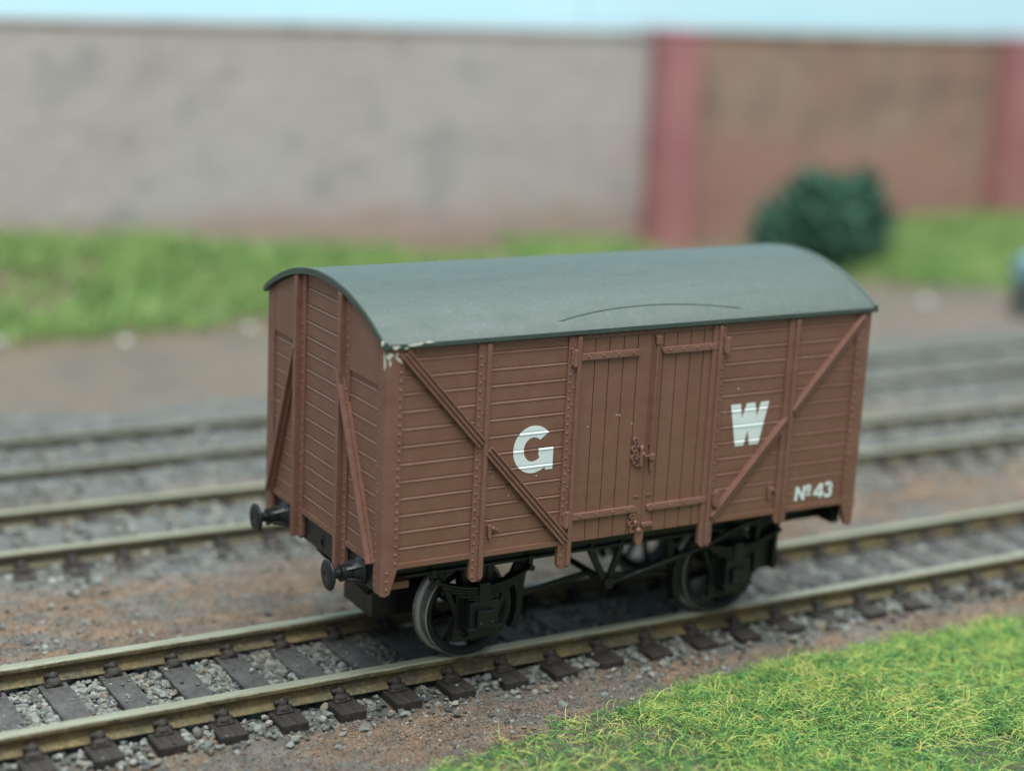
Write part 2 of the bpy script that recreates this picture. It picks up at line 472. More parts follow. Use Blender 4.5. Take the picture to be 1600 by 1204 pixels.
# ------------------------------------------------------------------ track
RAILP = [(-0.75, -0.25), (-0.62, 0.0), (0.62, 0.0), (0.75, -0.25), (0.75, -0.75), (0.28, -1.0), (0.28, -2.0), (1.25, -2.3), (1.25, -2.54), (-1.25, -2.54), (-1.25, -2.3), (-0.28, -2.0), (-0.28, -1.0), (-0.75, -0.75)]
def sleeper_mesh(seed):
    random.seed(seed)
    q = MB()
    q.box(-1.75, 1.75, -14.2, 14.2, -4.4, -2.62)
    return q
sleeper_src = None
def make_track(name, label, base, rot, x0, x1, first, pitch, group=None, metal='rail_metal'):
    global sleeper_src
    root = empty(name, base)
    root['_org'] = (0, 0, 0)
    root.rotation_euler.z = rot
    tag(root, label, 'railway track', group)
    for sgn in (-1, 1):
        q = MB()
        n = 40
        xs = [x0 + (x1 - x0) * i / n for i in range(n + 1)]
        vs, fs, k = [], [], len(RAILP)
        for x in xs:
            vs += [(x, sgn * 9.0 + py, pz) for py, pz in RAILP]
        for i in range(n):
            fs += [(i * k + j, i * k + (j + 1) % k, (i + 1) * k + (j + 1) % k, (i + 1) * k + j) for j in range(k)]
        fs += [tuple(range(k)), tuple(range(n * k + k - 1, n * k - 1, -1))]
        q.add(vs, fs)
        q.build('rail', metal, root, 0.12)
    x = first
    while x < x1 - 2:
        if sleeper_src is None:
            s_ = sleeper_mesh(3).build('sleeper', 'sleeper_plastic', root, 0.16)
            ch = []
            for sgn in (-1, 1):
                q = MB()
                q.box(-1.05, 1.05, sgn * 9 - 2.3, sgn * 9 + 2.3, -2.64, -2.36)
                for d in (-1, 1):
                    yy = sgn * 9 + d * 1.35
                    q.blob((0.1, yy + d * 0.15, -2.25), (1.0, 0.85, 0.55), 0.22, 2)
                    q.blob((0.0, yy - d * 0.25, -1.75), (0.62, 0.5, 0.62), 0.2, 2)
                    q.box(-0.95, 0.75, yy - d * 0.1, yy - d * 0.55, -1.9, -1.3)
                    q.rivet((-0.75, yy + d * 0.7, -2.36), (0, 0, 1), 0.26)
                    q.rivet((0.75, yy + d * 0.7, -2.36), (0, 0, 1), 0.26)
                c_ = q.build('chair', 'chair_brown', s_, 0.0, True)
                ch.append(c_)
            sleeper_src = (s_, ch)
            me2 = s_
        else:
            s0, ch0 = sleeper_src
            s_ = s0.copy(); COL.objects.link(s_); s_.parent = root
            for c0_ in ch0:
                c_ = c0_.copy(); COL.objects.link(c_); c_.parent = s_
        s_.location = Vector((x + random.uniform(-0.12, 0.12), random.uniform(-0.25, 0.25), random.uniform(-0.1, 0.04))) * S
        s_.rotation_euler.z = random.uniform(-0.012, 0.012)
        x += pitch
    return root
make_track('railway_track', 'nearest track, weathered rails on dark sleepers, carrying the brown goods van', (0, 0, 0), 0, -90, 440, -83.1, 7.4, 'parallel tracks of the layout')
make_track('railway_track', 'middle track of the three, passing just behind the goods van', (0, 56.7, 0), -0.028, -110, 520, -106, 7.4, 'parallel tracks of the layout', 'faded_rail_metal')
make_track('railway_track', 'farthest track of the three, beside the grey-brown yard', (0, 95.0, 0), 0, -110, 600, -107, 7.4, 'parallel tracks of the layout', 'dull_rail_metal')

# ------------------------------------------------------------------ ballast stones and earth grains
_bm = bmesh.new(); bmesh.ops.create_icosphere(_bm, subdivisions=1, radius=1.0)
ICO_V = np.array([v.co[:] for v in _bm.verts]); ICO_F = np.array([[v.index for v in f.verts] for f in _bm.faces]); _bm.free()
_bm = bmesh.new(); bmesh.ops.create_icosphere(_bm, subdivisions=1, radius=1.0)
bmesh.ops.convex_hull(_bm, input=_bm.verts[:]); _bm.free()
OCT_V = np.array([(1, 0, 0), (-1, 0, 0), (0, 1, 0), (0, -1, 0), (0, 0, 1), (0, 0, -1.)]); OCT_F = np.array([(0, 2, 4), (2, 1, 4), (1, 3, 4), (3, 0, 4), (2, 0, 5), (1, 2, 5), (3, 1, 5), (0, 3, 5)])
def rand_rot(n):
    q = rng.normal(size=(n, 4)); q /= np.linalg.norm(q, axis=1)[:, None]
    a, b, c, d = q.T
    return np.stack([np.stack([1 - 2 * (c * c + d * d), 2 * (b * c - a * d), 2 * (b * d + a * c)], -1), np.stack([2 * (b * c + a * d), 1 - 2 * (b * b + d * d), 2 * (c * d - a * b)], -1), np.stack([2 * (b * d - a * c), 2 * (c * d + a * b), 1 - 2 * (b * b + c * c)], -1)], 1)
def stones(P, r, bv=ICO_V, bf=ICO_F, jit=0.30, flat=0.75):
    n = len(P)
    sh = bv[None] * (1 + rng.uniform(-jit, jit, (n, len(bv), 1)))
    sh = sh * np.stack([rng.uniform(.8, 1.3, n), rng.uniform(.7, 1.1, n), rng.uniform(.5, .9, n)], -1)[:, None]
    sh = np.einsum('nij,nkj->nki', rand_rot(n), sh)
    sh[:, :, 2] *= flat
    v = sh * r[:, None, None] + P[:, None]
    f = bf[None] + (np.arange(n) * len(bv))[:, None, None]
    return v.reshape(-1, 3), f.reshape(-1, 3)
def join(parts):
    vs, fs, o_ = [], [], 0
    for v, f in parts:
        vs.append(v); fs.append(f + o_); o_ += len(v)
    return np.concatenate(vs), np.concatenate(fs)
def on_sleeper(x, first, pitch=7.4, half=1.9):
    d = (x - first + pitch / 2) % pitch - pitch / 2
    return np.abs(d) < half
parts = []
# track one: loose chippings between the sleepers and a thin scatter past the sleeper ends
n = 34000
x = rng.uniform(-70, 190, n); y = rng.normal(0, 8.0, n) + rng.choice([-1, 1], n) * rng.uniform(0, 7, n)
keep = (np.abs(y) < 20) & ~(on_sleeper(x, -83.1, half=1.7 + 0.5 * rng.random(n)) & (np.abs(y) < 14.4) & (rng.random(n) > 0.035)) & (np.abs(np.abs(y) - 9) > 0.9)
keep &= (np.abs(y) < 14) | (rng.random(n) < np.exp(-(np.abs(y) - 14) / 1.6))
x, y = x[keep], y[keep]
r = rng.uniform(0.22, 0.68, len(x))
z = np.minimum(ground_z(x, y) + rng.uniform(0.0, 0.5, len(x)), -2.7 - 0.45 * r)
on_s = on_sleeper(x, -83.1, half=1.75) & (np.abs(y) < 14.3)
r = np.where(on_s, r * 0.5, r); z = np.where(on_s, -2.62 + 0.3 * r, z)
parts.append(stones(np.stack([x, y, z], -1), r))
# the other two tracks: the same chippings
for T, c in ((T2, -106), (T3, -107)):
    n = 9000
    x = rng.uniform(-70, 300, n); d = rng.normal(0, 9, n)
    y = T(x) + d
    keep = ~(on_sleeper(x, c) & (np.abs(d) < 14.4)) & (np.abs(np.abs(d) - 9) > 0.9) & (np.abs(d) < 22)
    x, y = x[keep], y[keep]
    r = rng.uniform(0.35, 0.85, len(x))
    parts.append(stones(np.stack([x, y, ground_z(x, y) + rng.uniform(0.0, 0.4, len(x))], -1), r))
# stray chippings on the earth
n = 4200
x = rng.uniform(-70, 180, n); y = rng.uniform(-34, 48, n)
keep = ((y < -14) | (y > 14)) & (rng.random(n) < 0.25 + 0.75 * (wob(x * 1.7, y * 1.7) > 0.35))
x, y = x[keep], y[keep]
r = rng.uniform(0.16, 0.5, len(x)) * np.where(rng.random(len(x)) < 0.05, 1.6, 1)
parts.append(stones(np.stack([x, y, ground_z(x, y) + 0.3 * r], -1), r))
v, f = join(parts)
gravel = raw_mesh('gravel', v, f, 'ballast_stone')
tag(gravel, 'loose grey and buff ballast chippings between the sleepers and beside the tracks', 'gravel', kind='stuff')
# fine earth grains
n = 120000
x = rng.uniform(-55, 150, n); y = np.where(rng.random(n) < 0.55, rng.uniform(-36, -12, n), rng.uniform(12, 46, n))
r = rng.uniform(0.05, 0.17, n) * np.where(rng.random(n) < 0.03, 1.8, 1)
keep = rng.random(n) < 0.45 + 0.5 * (wob(x * 2.1 + 9, y * 2.1) > -0.2)
x, y, r = x[keep], y[keep], r[keep]
v, f = stones(np.stack([x, y, ground_z(x, y) + 0.4 * r], -1), r, OCT_V, OCT_F, 0.3, 0.8)
grains = raw_mesh('gravel', v, f, 'earth_grain')
tag(grains, 'fine brown earth grains scattered along the near side of the tracks', 'earth', kind='stuff')

# ------------------------------------------------------------------ grass
def fibres(P, L, az, el, bend, rad, seg=4, sides=3):
    """curved tapered static-grass fibres; all arrays length n"""
    n = len(P)
    tt = np.linspace(0, 1, seg + 1)
    pts = np.zeros((n, seg + 1, 3)); cur = P.copy(); pts[:, 0] = cur
    e = el.copy(); a_ = az.copy()
    tw = rng.normal(0, 0.35, n)
    for i in range(seg):
        d = np.stack([np.cos(e) * np.cos(a_), np.cos(e) * np.sin(a_), np.sin(e)], -1)
        cur = cur + d * (L / seg)[:, None]
        pts[:, i + 1] = cur
        e = e - bend / seg; a_ = a_ + tw
    dn = pts[:, -1] - pts[:, 0]
    dn /= np.linalg.norm(dn, axis=1)[:, None] + 1e-9
    up = np.tile(np.array([0.02, 0.03, 1.0]), (n, 1))
    s1 = np.cross(dn, up); s1 /= np.linalg.norm(s1, axis=1)[:, None] + 1e-9
    s2 = np.cross(s1, dn)
    ring = np.zeros((n, seg + 1, sides, 3))
    for k in range(sides):
        an = 2 * math.pi * k / sides
        off = s1 * math.cos(an) + s2 * math.sin(an)
        for i in range(seg + 1):
            ring[:, i, k] = pts[:, i] + off * (rad * (1 - 0.6 * tt[i]))[:, None]
    V = ring.reshape(-1, 3)
    f = []
    for i in range(seg):
        for k in range(sides):
            k2 = (k + 1) % sides
            f.append((i * sides + k, i * sides + k2, (i + 1) * sides + k2, (i + 1) * sides + k))
    F = np.array(f)[None] + (np.arange(n) * (seg + 1) * sides)[:, None, None]
    return V, F.reshape(-1, 4)
GBX = np.array([-60, -40, -20, 0, 10, 19.6, 30, 45, 56.4, 66, 73.8, 88, 100, 125, 170]); GBY = np.array([-62, -50, -39, -31.0, -27.6, -25.2, -24.2, -21.8, -20.6, -21.2, -20.4, -20.8, -21.6, -21, -21])
def near_edge(x): return np.interp(x, GBX, GBY) + 0.9 * np.sin(x * 0.55) * np.sin(x * 0.21 + 1) + 0.5 * np.sin(x * 1.3)
n = 85000
x = rng.uniform(-25, 150, n); y = near_edge(x) - rng.uniform(0, 1, n) * 50 + rng.normal(0, 0.5, n) + np.where(rng.random(n) < 0.03, rng.uniform(0, 2.5, n), 0)
keep = (wob(x * 3.1, y * 3.1) > -0.5) | (rng.random(n) < 0.25)
keep &= (x + 20) * 0.45 + 75 > -y                     # nothing built behind the camera's foot
keep &= rng.random(n) < 0.42 + (near_edge(x) + 0.8 - y) / 3.5 + 0.3 * wob(x * 5, y * 5)
x, y = x[keep], y[keep]
n = len(x)
inn = smooth01((near_edge(x) - y) / 4)
h = ground_z(x, y) + 0.1 + inn * (0.75 + 0.45 * wob(x * 4, y * 4)) * rng.random(n) ** 0.7
tall = rng.random(n) < 0.10            # long loose strands lying on top of the mat
v, f = fibres(np.stack([x, y, h], -1), np.where(tall, rng.uniform(3.0, 4.6, n), rng.uniform(1.2, 3.2, n)) * (0.6 + 0.4 * inn), rng.uniform(0, 5.96, n), rng.uniform(0.0, 0.95, n), rng.uniform(0.3, 2.4, n), np.where(tall, rng.uniform(0.055, 0.07, n), rng.uniform(0.035, 0.06, n)))
g = raw_mesh('grass', v, f, 'near_grass', True)
tag(g, 'matted bright green and yellow fibre grass at the bottom right corner', 'grass', kind='stuff')
# soil sheet under the near grass
gx2 = np.arange(-30, 152, 1.5); tt2 = np.linspace(0, 1, 40)
XX = np.repeat(gx2[:, None], 40, 1); YY = near_edge(XX) - 0.6 - tt2[None] * 51
ZZ = ground_z(XX, YY) + 0.06
V2 = np.stack([XX, YY, ZZ], -1).reshape(-1, 3)
ii, jj = np.meshgrid(np.arange(len(gx2) - 1), np.arange(39), indexing='ij'); a = (ii * 40 + jj).ravel()
turf = raw_mesh('turf', V2, np.stack([a, a + 40, a + 41, a + 1], -1), 'turf_soil', True)
tag(turf, kind='structure')
# far grass bank under the wall
n = 45000
x = rng.uniform(-40, 460, n); y = rng.uniform(160, 259, n)
FX = np.array([-80, 8, 60, 80, 120, 180, 230, 260, 300, 460]); FY = np.array([184, 184, 190, 200, 205, 208, 200, 186, 168, 164])
edge = np.interp(x, FX, FY) + 4 * wob(x * 2, y * 2)
keep = y > edge
keep &= ~((x > 130) & (x < 172) & (y > 235)) & ~((x > 216) & (x < 270) & (y > 222))
keep &= (y < 250 + 5 * wob(x * 3, y)) | (x > 172)
keep &= (wob(x * 1.3 + 40, y * 1.3) > -0.7) | (rng.random(n) < 0.2)
keep &= rng.random(n) < 0.25 + (y - edge) / 12
x, y = x[keep], y[keep]; n = len(x)
v, f = fibres(np.stack([x, y, ground_z(x, y) - 0.1], -1), rng.uniform(3, 7, n), rng.uniform(0, 5.96, n), rng.uniform(0.5, 1.4, n), rng.uniform(0.2, 1.8, n), rng.uniform(0.22, 0.4, n), 3, 3)
g = raw_mesh('grass', v, f, 'far_grass', True)
tag(g, 'bright green grass bank along the foot of the wall', 'grass', kind='stuff')

# ------------------------------------------------------------------ bush
def leaf_cloud(lobes, n, size):
    pts, nr = [], []
    tot = sum(l[3] ** 2 for l in lobes)
    for cx, cy, cz, r in lobes:
        k = int(n * r * r / tot)
        d = rng.normal(size=(k, 3)); d /= np.linalg.norm(d, axis=1)[:, None]
        rr = r * rng.uniform(0.2, 1.75, k) ** 0.8
        pts.append(np.array([cx, cy, cz]) + d * rr[:, None] * np.array([1, 1, 0.92])); nr.append(d)
    P = np.concatenate(pts); k = len(P)
    base = np.array([(-1, 0, 0), (0, -0.5, 0.12), (1, 0, 0), (0, 0.5, 0.12)])
    v = np.einsum('nij,kj->nki', rand_rot(k), base) * rng.uniform(0.6, 1.3, k)[:, None, None] * size + P[:, None]
    return v.reshape(-1, 3), np.arange(k * 4).reshape(-1, 4)
bx, by = 259, 216
lobes = [(bx - 12, by, 10, 7.5), (bx - 2, by + 2, 15, 8), (bx - 7, by - 2, 20.5, 4.6), (bx + 10, by - 1, 11, 8.5), (bx + 15, by + 2, 16.5, 5.6), (bx, by - 5, 8, 8.5), (bx + 17, by + 2, 21.5, 3.2), (bx + 18, by, 8, 6), (bx - 18, by + 1, 7, 5.5), (bx + 4, by + 1, 19, 3.0)]
bush = empty('bush', (bx, by, 0))
tag(bush, 'dark blue-green leafy bush on the grass in front of the brown wall', 'bush')
v, f = leaf_cloud(lobes, 4200, 1.8)
fo = raw_mesh('foliage', v - np.array([bx, by, 0]), f, 'bush_leaf'); fo.parent = bush
q = MB()
for l in lobes:
    q.tube([(bx, by, 2), (bx * 0.6 + l[0] * 0.4, by, l[2] * 0.5), (l[0], l[1], l[2])], [0.9, 0.6, 0.25], 6)
q.build('stem', 'twig_brown', bush)

# small pale stones lying about the background, and the pale blue object at the right edge
for px, py, r, lab in ((251.5, 162, 2.3, 'pale pebble on the grey-brown yard right of the van'), (8, 190, 2.0, 'pale pebble at the front edge of the grass, leftmost'), (34, 182, 1.7, 'pale pebble in the grass edge, second from the left'), (65, 186, 1.7, 'pale pebble at the grass edge nearest to the van roof'), (162, 236, 2.2, 'pale pebble in the grass above the van roof')):
    r *= 0.8
    q = MB().blob((0, 0, 0), (r, r * 0.9, r * 0.75), 0.1, 2)
    ob = q.build('pebble', 'pebble_stone', None, 0, True)
    ob.location = Vector((px, py, float(ground_z(np.array(px), np.array(py))) + r * 0.5)) * S
    tag(ob, lab, 'pebble', 'pale pebbles in the background')
tank = empty('storage_tank', (273, 143, -4))
tag(tank, 'pale blue rounded tank on a dark grey base, cut by the right edge', 'tank')
MB().box(267.5, 280, 139.5, 147, -4.5, 4.4).build('base', 'dark_grey_paint', tank, 0.4)
MB().lathe([(0.01, -7), (3.2, -7), (4.3, -6), (4.3, 6), (3.2, 7), (0.01, 7)], (273.5, 143.2, 8.5), 'x', 24).build('tank', 'pale_blue_paint', tank, 0, True)

# ------------------------------------------------------------------ the goods van
VAN = (35, 0, 0)
van = empty('goods_wagon', VAN)
tag(van, 'brown planked goods van with grey curved roof and white lettering, on the nearest track', 'railway wagon')
L, YP, ZB, ZE = 70.0, 17.0, 16.0, 42.0
ZL = [18.35, 20.32, 22.30, 24.35, 26.40, 28.46, 30.54, 32.60, 34.66, 36.72, 38.70, 40.68]   # joints between the planks
RR, ZT = 34.2, 46.80                    # inner radius and crown of the roof arc
def arc_z(y, zt=ZT): return zt - RR + math.sqrt(RR * RR - y * y)
def plank_profile(z0, z1, joints, out, inn):
    """outline (depth, z) of a planked wall: each joint a dark slit with a chamfer below it"""
    P = [(inn, z0), (out, z0)]
    for j in joints:
        P += [(out, j - 0.36), (out + 0.08, j - 0.29), (out - 0.05, j - 0.08), (out - 0.15, j - 0.06), (out - 0.15, j + 0.02), (out, j + 0.03)]
    P += [(out, z1), (inn, z1)]
    return P
def plank_wall(name, sgn, x0, x1, z0, z1):
    joints = [j for j in ZL if z0 + 0.3 < j < z1 - 0.1]
    P = [(sgn * d, z) for d, z in plank_profile(z0, z1, joints, YP, YP - 1.4)]
    return MB().prism(P, 'x', x0, x1)

# sides: planked either side of the doors
for sgn in (-1, 1):
    for xa, xb in ((0.3, 25.0), (45.6, L - 0.3)):
        q = plank_wall('s', sgn, xa, xb, ZB, ZE)
        q.box(xa, xb, sgn * (YP - 0.5), sgn * (YP + 0.23), ZB - 0.25, ZB + 0.38)     # bottom lip
        q.build('side_wall', 'wagon_brown', van)

# ends: planked, curved top
for ex, dx in ((0.0, -1), (L, 1)):
    q = MB()
    zs = [ZB] + [z for j in ZL for z in (j,)] + [42.75, 44.85]
    edges = [ZB] + ZL + [42.75, 44.8, ZT - 0.02]
    for i in range(len(edges) - 1):
        z0, z1 = edges[i], edges[i + 1]
        z0a = z0 if i == 0 else z0 + 0.03
        last = i == len(edges) - 2
        def half(z):
            if z <= arc_z(16.5): return 16.5
            k = RR * RR - (z - ZT + RR) ** 2
            return math.sqrt(max(k, 0.01))
        # plank body as stacked slices so that its ends follow the roof arc
        if last:
            zz = list(np.linspace(z0a, z1, 8)); dep = [0.0] * 8
        else:
            zz = list(np.linspace(z0a, z1 - 0.36, 5 if z1 > 40 else 2)) + [z1 - 0.29, z1 - 0.08]
            dep = [0.0] * (len(zz) - 2) + [-0.08, 0.05]
        vs, fs = [], []
        for z, d in zip(zz, dep):
            h_ = half(z)
            x_out, x_in = ex + dx * (0.0 - d), ex - dx * 1.4
            vs += [(x_out, -h_, z), (x_out, h_, z), (x_in, h_, z), (x_in, -h_, z)]
        for s_ in range(len(zz) - 1):
            for k_ in range(4):
                fs.append((s_ * 4 + k_, s_ * 4 + (k_ + 1) % 4, (s_ + 1) * 4 + (k_ + 1) % 4, (s_ + 1) * 4 + k_))
        fs += [(0, 1, 2, 3), tuple(len(vs) - 4 + k_ for k_ in (3, 2, 1, 0))]
        q.add(vs, fs)
    q.box(ex - dx * 1.39, ex - dx * 0.3, -16.4, 16.4, ZB + 0.05, 42.0)
    q.box(ex - dx * 0.5, ex + dx * 0.22, -15, 15, ZB - 0.25, ZB + 0.38)
    q.build('end_wall', 'wagon_brown', van)
    # plain sheets over the upper corners
    for sgn in (-1, 1):
        ys = np.linspace(7.2, 15.1, 9)
        poly = [(sgn * 7.2, 37.35), (sgn * 15.1, 37.35)] + [(sgn * y_, arc_z(y_) - 0.1) for y_ in ys[::-1]]
        MB().prism(poly, 'x', ex - dx * 0.2, ex + dx * 0.24).build('corner_sheet', 'wagon_brown', van, 0.06)
    # end posts: riveted flange and a standing rib
    for c in (-6.3, 6.6):
        q = MB()
        top = lambda y_: arc_z(y_) - 0.15
        q.prism([(c + 0.1, 12.9), (c + 0.1, top(c + 0.1)), (c - 1.15, top(c - 1.15)), (c - 1.15, 12.9), (c - 0.85, 12.45), (c - 0.2, 12.45)], 'x', ex - dx * 0.25, ex + dx * 0.3)
        q.prism([(c + 1.0, 12.7), (c + 1.0, top(c + 1.0)), (c + 0.12, top(c + 0.12)), (c + 0.12, 12.5), (c + 0.7, 12.5)], 'x', ex - dx * 0.25, ex + dx * 0.95)
        zr = 13.3
        while zr < top(c - 0.6) - 0.5:
            q.rivet((ex + dx * 0.3, c - 0.72, zr), (dx, 0, 0), 0.15)
            zr += 1.03
        q.build('end_post', 'wagon_brown_metal', van, 0.07)
    # end braces
    for p, r_ in (((-5.2, 36.9), (-14.9, 16.0)), ((7.5, 36.9), (15.6, 16.0))):
        q = MB()
        q.bar((ex + dx * 0.2, p[0], p[1]), (ex + dx * 0.2, r_[0], r_[1]), 1.25, 0.5, (1, 0, 0))
        sy = -0.38 if p[0] < 0 else 0.38
        q.bar((ex + dx * 0.45, p[0] + sy * 0, p[1]), (ex + dx * 0.45, r_[0], r_[1]), 0.5, 1.2, (1, 0, 0))
        for k_ in range(14):
            f_ = (k_ + 0.5) / 14
            q.rivet((ex + dx * 0.45, p[0] + (r_[0] - p[0]) * f_ + 0.42 * (1 if p[0] > 0 else -1), p[1] + (r_[1] - p[1]) * f_ + 0.2), (dx, 0, 0), 0.11)
        q.build('end_brace', 'wagon_brown_metal', van, 0.06)

# corner posts
for ex, dx in ((0.0, -1), (L, 1)):
    for sgn in (-1, 1):
        q = MB()
        ix = lambda d: ex - dx * d
        q.prism([(ix(-0.25), 12.75), (ix(0.35), 12.55), (ix(0.95), 12.75), (ix(1.95), 15.9), (ix(1.95), ZE - 0.1), (ix(-0.25), ZE - 0.1)], 'y', sgn * (YP - 0.3), sgn * (YP + 0.25))
        q.prism([(sgn * (YP - 0.31), 12.8), (sgn * (YP - 0.31), arc_z(16.6) - 0.1), (sgn * 15.2, arc_z(15.2) - 0.15), (sgn * 15.2, 13.6), (sgn * 15.6, 12.75)], 'x', ex + dx * 0.25, ex - dx * 0.3)
        z_ = 13.4
        while z_ < 41.5:
            q.rivet((ix(1.55) if z_ > 15.5 else ix(0.5), sgn * (YP + 0.25), z_), (0, sgn, 0), 0.19)
            q.rivet((ex + dx * 0.25, sgn * 15.7, z_ + 0.1), (dx, 0, 0), 0.13)
            z_ += 1.03
        q.build('corner_post', 'wagon_brown_metal', van, 0.08)

# side posts
def side_post(c0, c1, rib, zbot, sgn):
    q = MB()
    q.prism([(c0, zbot + 0.5), (c0 + 0.35, zbot), (c1 - 0.35, zbot), (c1, zbot + 0.5), (c1, ZE - 0.2), (c0, ZE - 0.2)], 'y', sgn * (YP - 0.4), sgn * (YP + 0.28))
    q.box(rib, rib + 0.55, sgn * YP, sgn * (YP + 0.52), zbot + 0.35, ZE - 0.3)
    z_ = zbot + 0.7
    k_ = 0
    while z_ < ZE - 0.6:
        far = c0 + 0.35 if rib > (c0 + c1) / 2 else c1 - 0.35
        near_ = rib - 0.25 if rib > (c0 + c1) / 2 else rib + 0.85
        q.rivet((far, sgn * (YP + 0.28), z_), (0, sgn, 0), 0.16)
        if k_ % 2: q.rivet((near_ if c0 < near_ < c1 else far, sgn * (YP + 0.28), z_ + 0.4), (0, sgn, 0), 0.13)
        z_ += 1.03; k_ += 1
    return q.build('side_post', 'wagon_brown_metal', van, 0.07)
for sgn in (-1, 1):
    side_post(11.45, 13.3, 12.5, 12.75, sgn)
    side_post(23.65, 25.55, 24.75, 12.75, sgn)
    side_post(44.75, 46.75, 45.55, 12.75, sgn)
    side_post(56.75, 58.65, 57.0 + 0.7, 14.4, sgn)

# diagonal braces on the sides: channel on the left bay, angle on the right bay
for sgn in (-1, 1):
    def chan(p, r_, ridges):
        q = MB()
        P, Q = Vector((p[0], 0, p[1])), Vector((r_[0], 0, r_[1]))
        ax = (Q - P).normalized(); sd = Vector((-ax.z, 0, ax.x))
        y0 = sgn * (YP + 0.2)
        q.bar(P + Vector((0, y0, 0)), Q + Vector((0, y0, 0)), 1.25, 0.42)
        for off in ridges:
            q.bar(P + sd * off + Vector((0, sgn * (YP + 0.4), 0)), Q + sd * off + Vector((0, sgn * (YP + 0.4), 0)), 0.24, 0.42 if len(ridges) > 1 else 0.7)
        for e in (P + ax * 0.6, Q - ax * 0.6):
            q.rivet((e.x, sgn * (YP + 0.43), e.z), (0, sgn, 0), 0.2)
        return q
    q = chan((1.95, 41.35), (12.35, 29.75), (-0.52, 0.0, 0.52))
    q2 = chan((13.25, 28.9), (24.6, 16.3), (-0.52, 0.0, 0.52)); q.add(q2.v, q2.f)
    q.build('diagonal_brace', 'wagon_brown_metal', van, 0.06)
    q = chan((46.55, 16.5), (57.6, 28.55), (0.35,))
    q2 = chan((58.4, 29.4), (69.1, 41.3), (0.35,)); q.add(q2.v, q2.f)
    q.build('diagonal_brace', 'wagon_brown_metal', van, 0.06)

# doors: vertical boards
def door_leaf(sgn, x0, x1, seams, straps, name='door'):
    zt_ = 41.25
    out = YP + 0.02
    P = [(x0, YP - 0.9), (x0, out)]
    for s_ in seams:
        P += [(s_ - 0.07, out), (s_ - 0.03, out - 0.2), (s_ + 0.03, out - 0.2), (s_ + 0.07, out)]
    P += [(x1, out), (x1, YP - 0.9)]
    d = MB().prism([(a_, sgn * b_) for a_, b_ in P], 'z', ZB - 0.1, zt_).build(name, 'wagon_brown', van)
    for xa, xb, z_, left in straps:
        q = MB()
        zh = 0.42
        tip = 0.35
        if left: poly = [(xa, z_ - zh), (xb - tip, z_ - zh), (xb, z_ - zh * 0.5), (xb, z_ + zh * 0.5), (xb - tip, z_ + zh), (xa, z_ + zh)]
        else: poly = [(xa + tip, z_ - zh), (xb, z_ - zh), (xb, z_ + zh), (xa + tip, z_ + zh), (xa, z_ + zh * 0.5), (xa, z_ - zh * 0.5)]
        q.prism(poly, 'y', sgn * YP, sgn * (YP + 0.38))
        for k_ in range(4):
            q.rivet((xa + (xb - xa) * (0.12 + 0.25 * k_), sgn * (YP + 0.38), z_ + 0.05), (0, sgn, 0), 0.17)
        q.build('hinge_strap', 'wagon_brown_metal', d, 0.06)
    return d
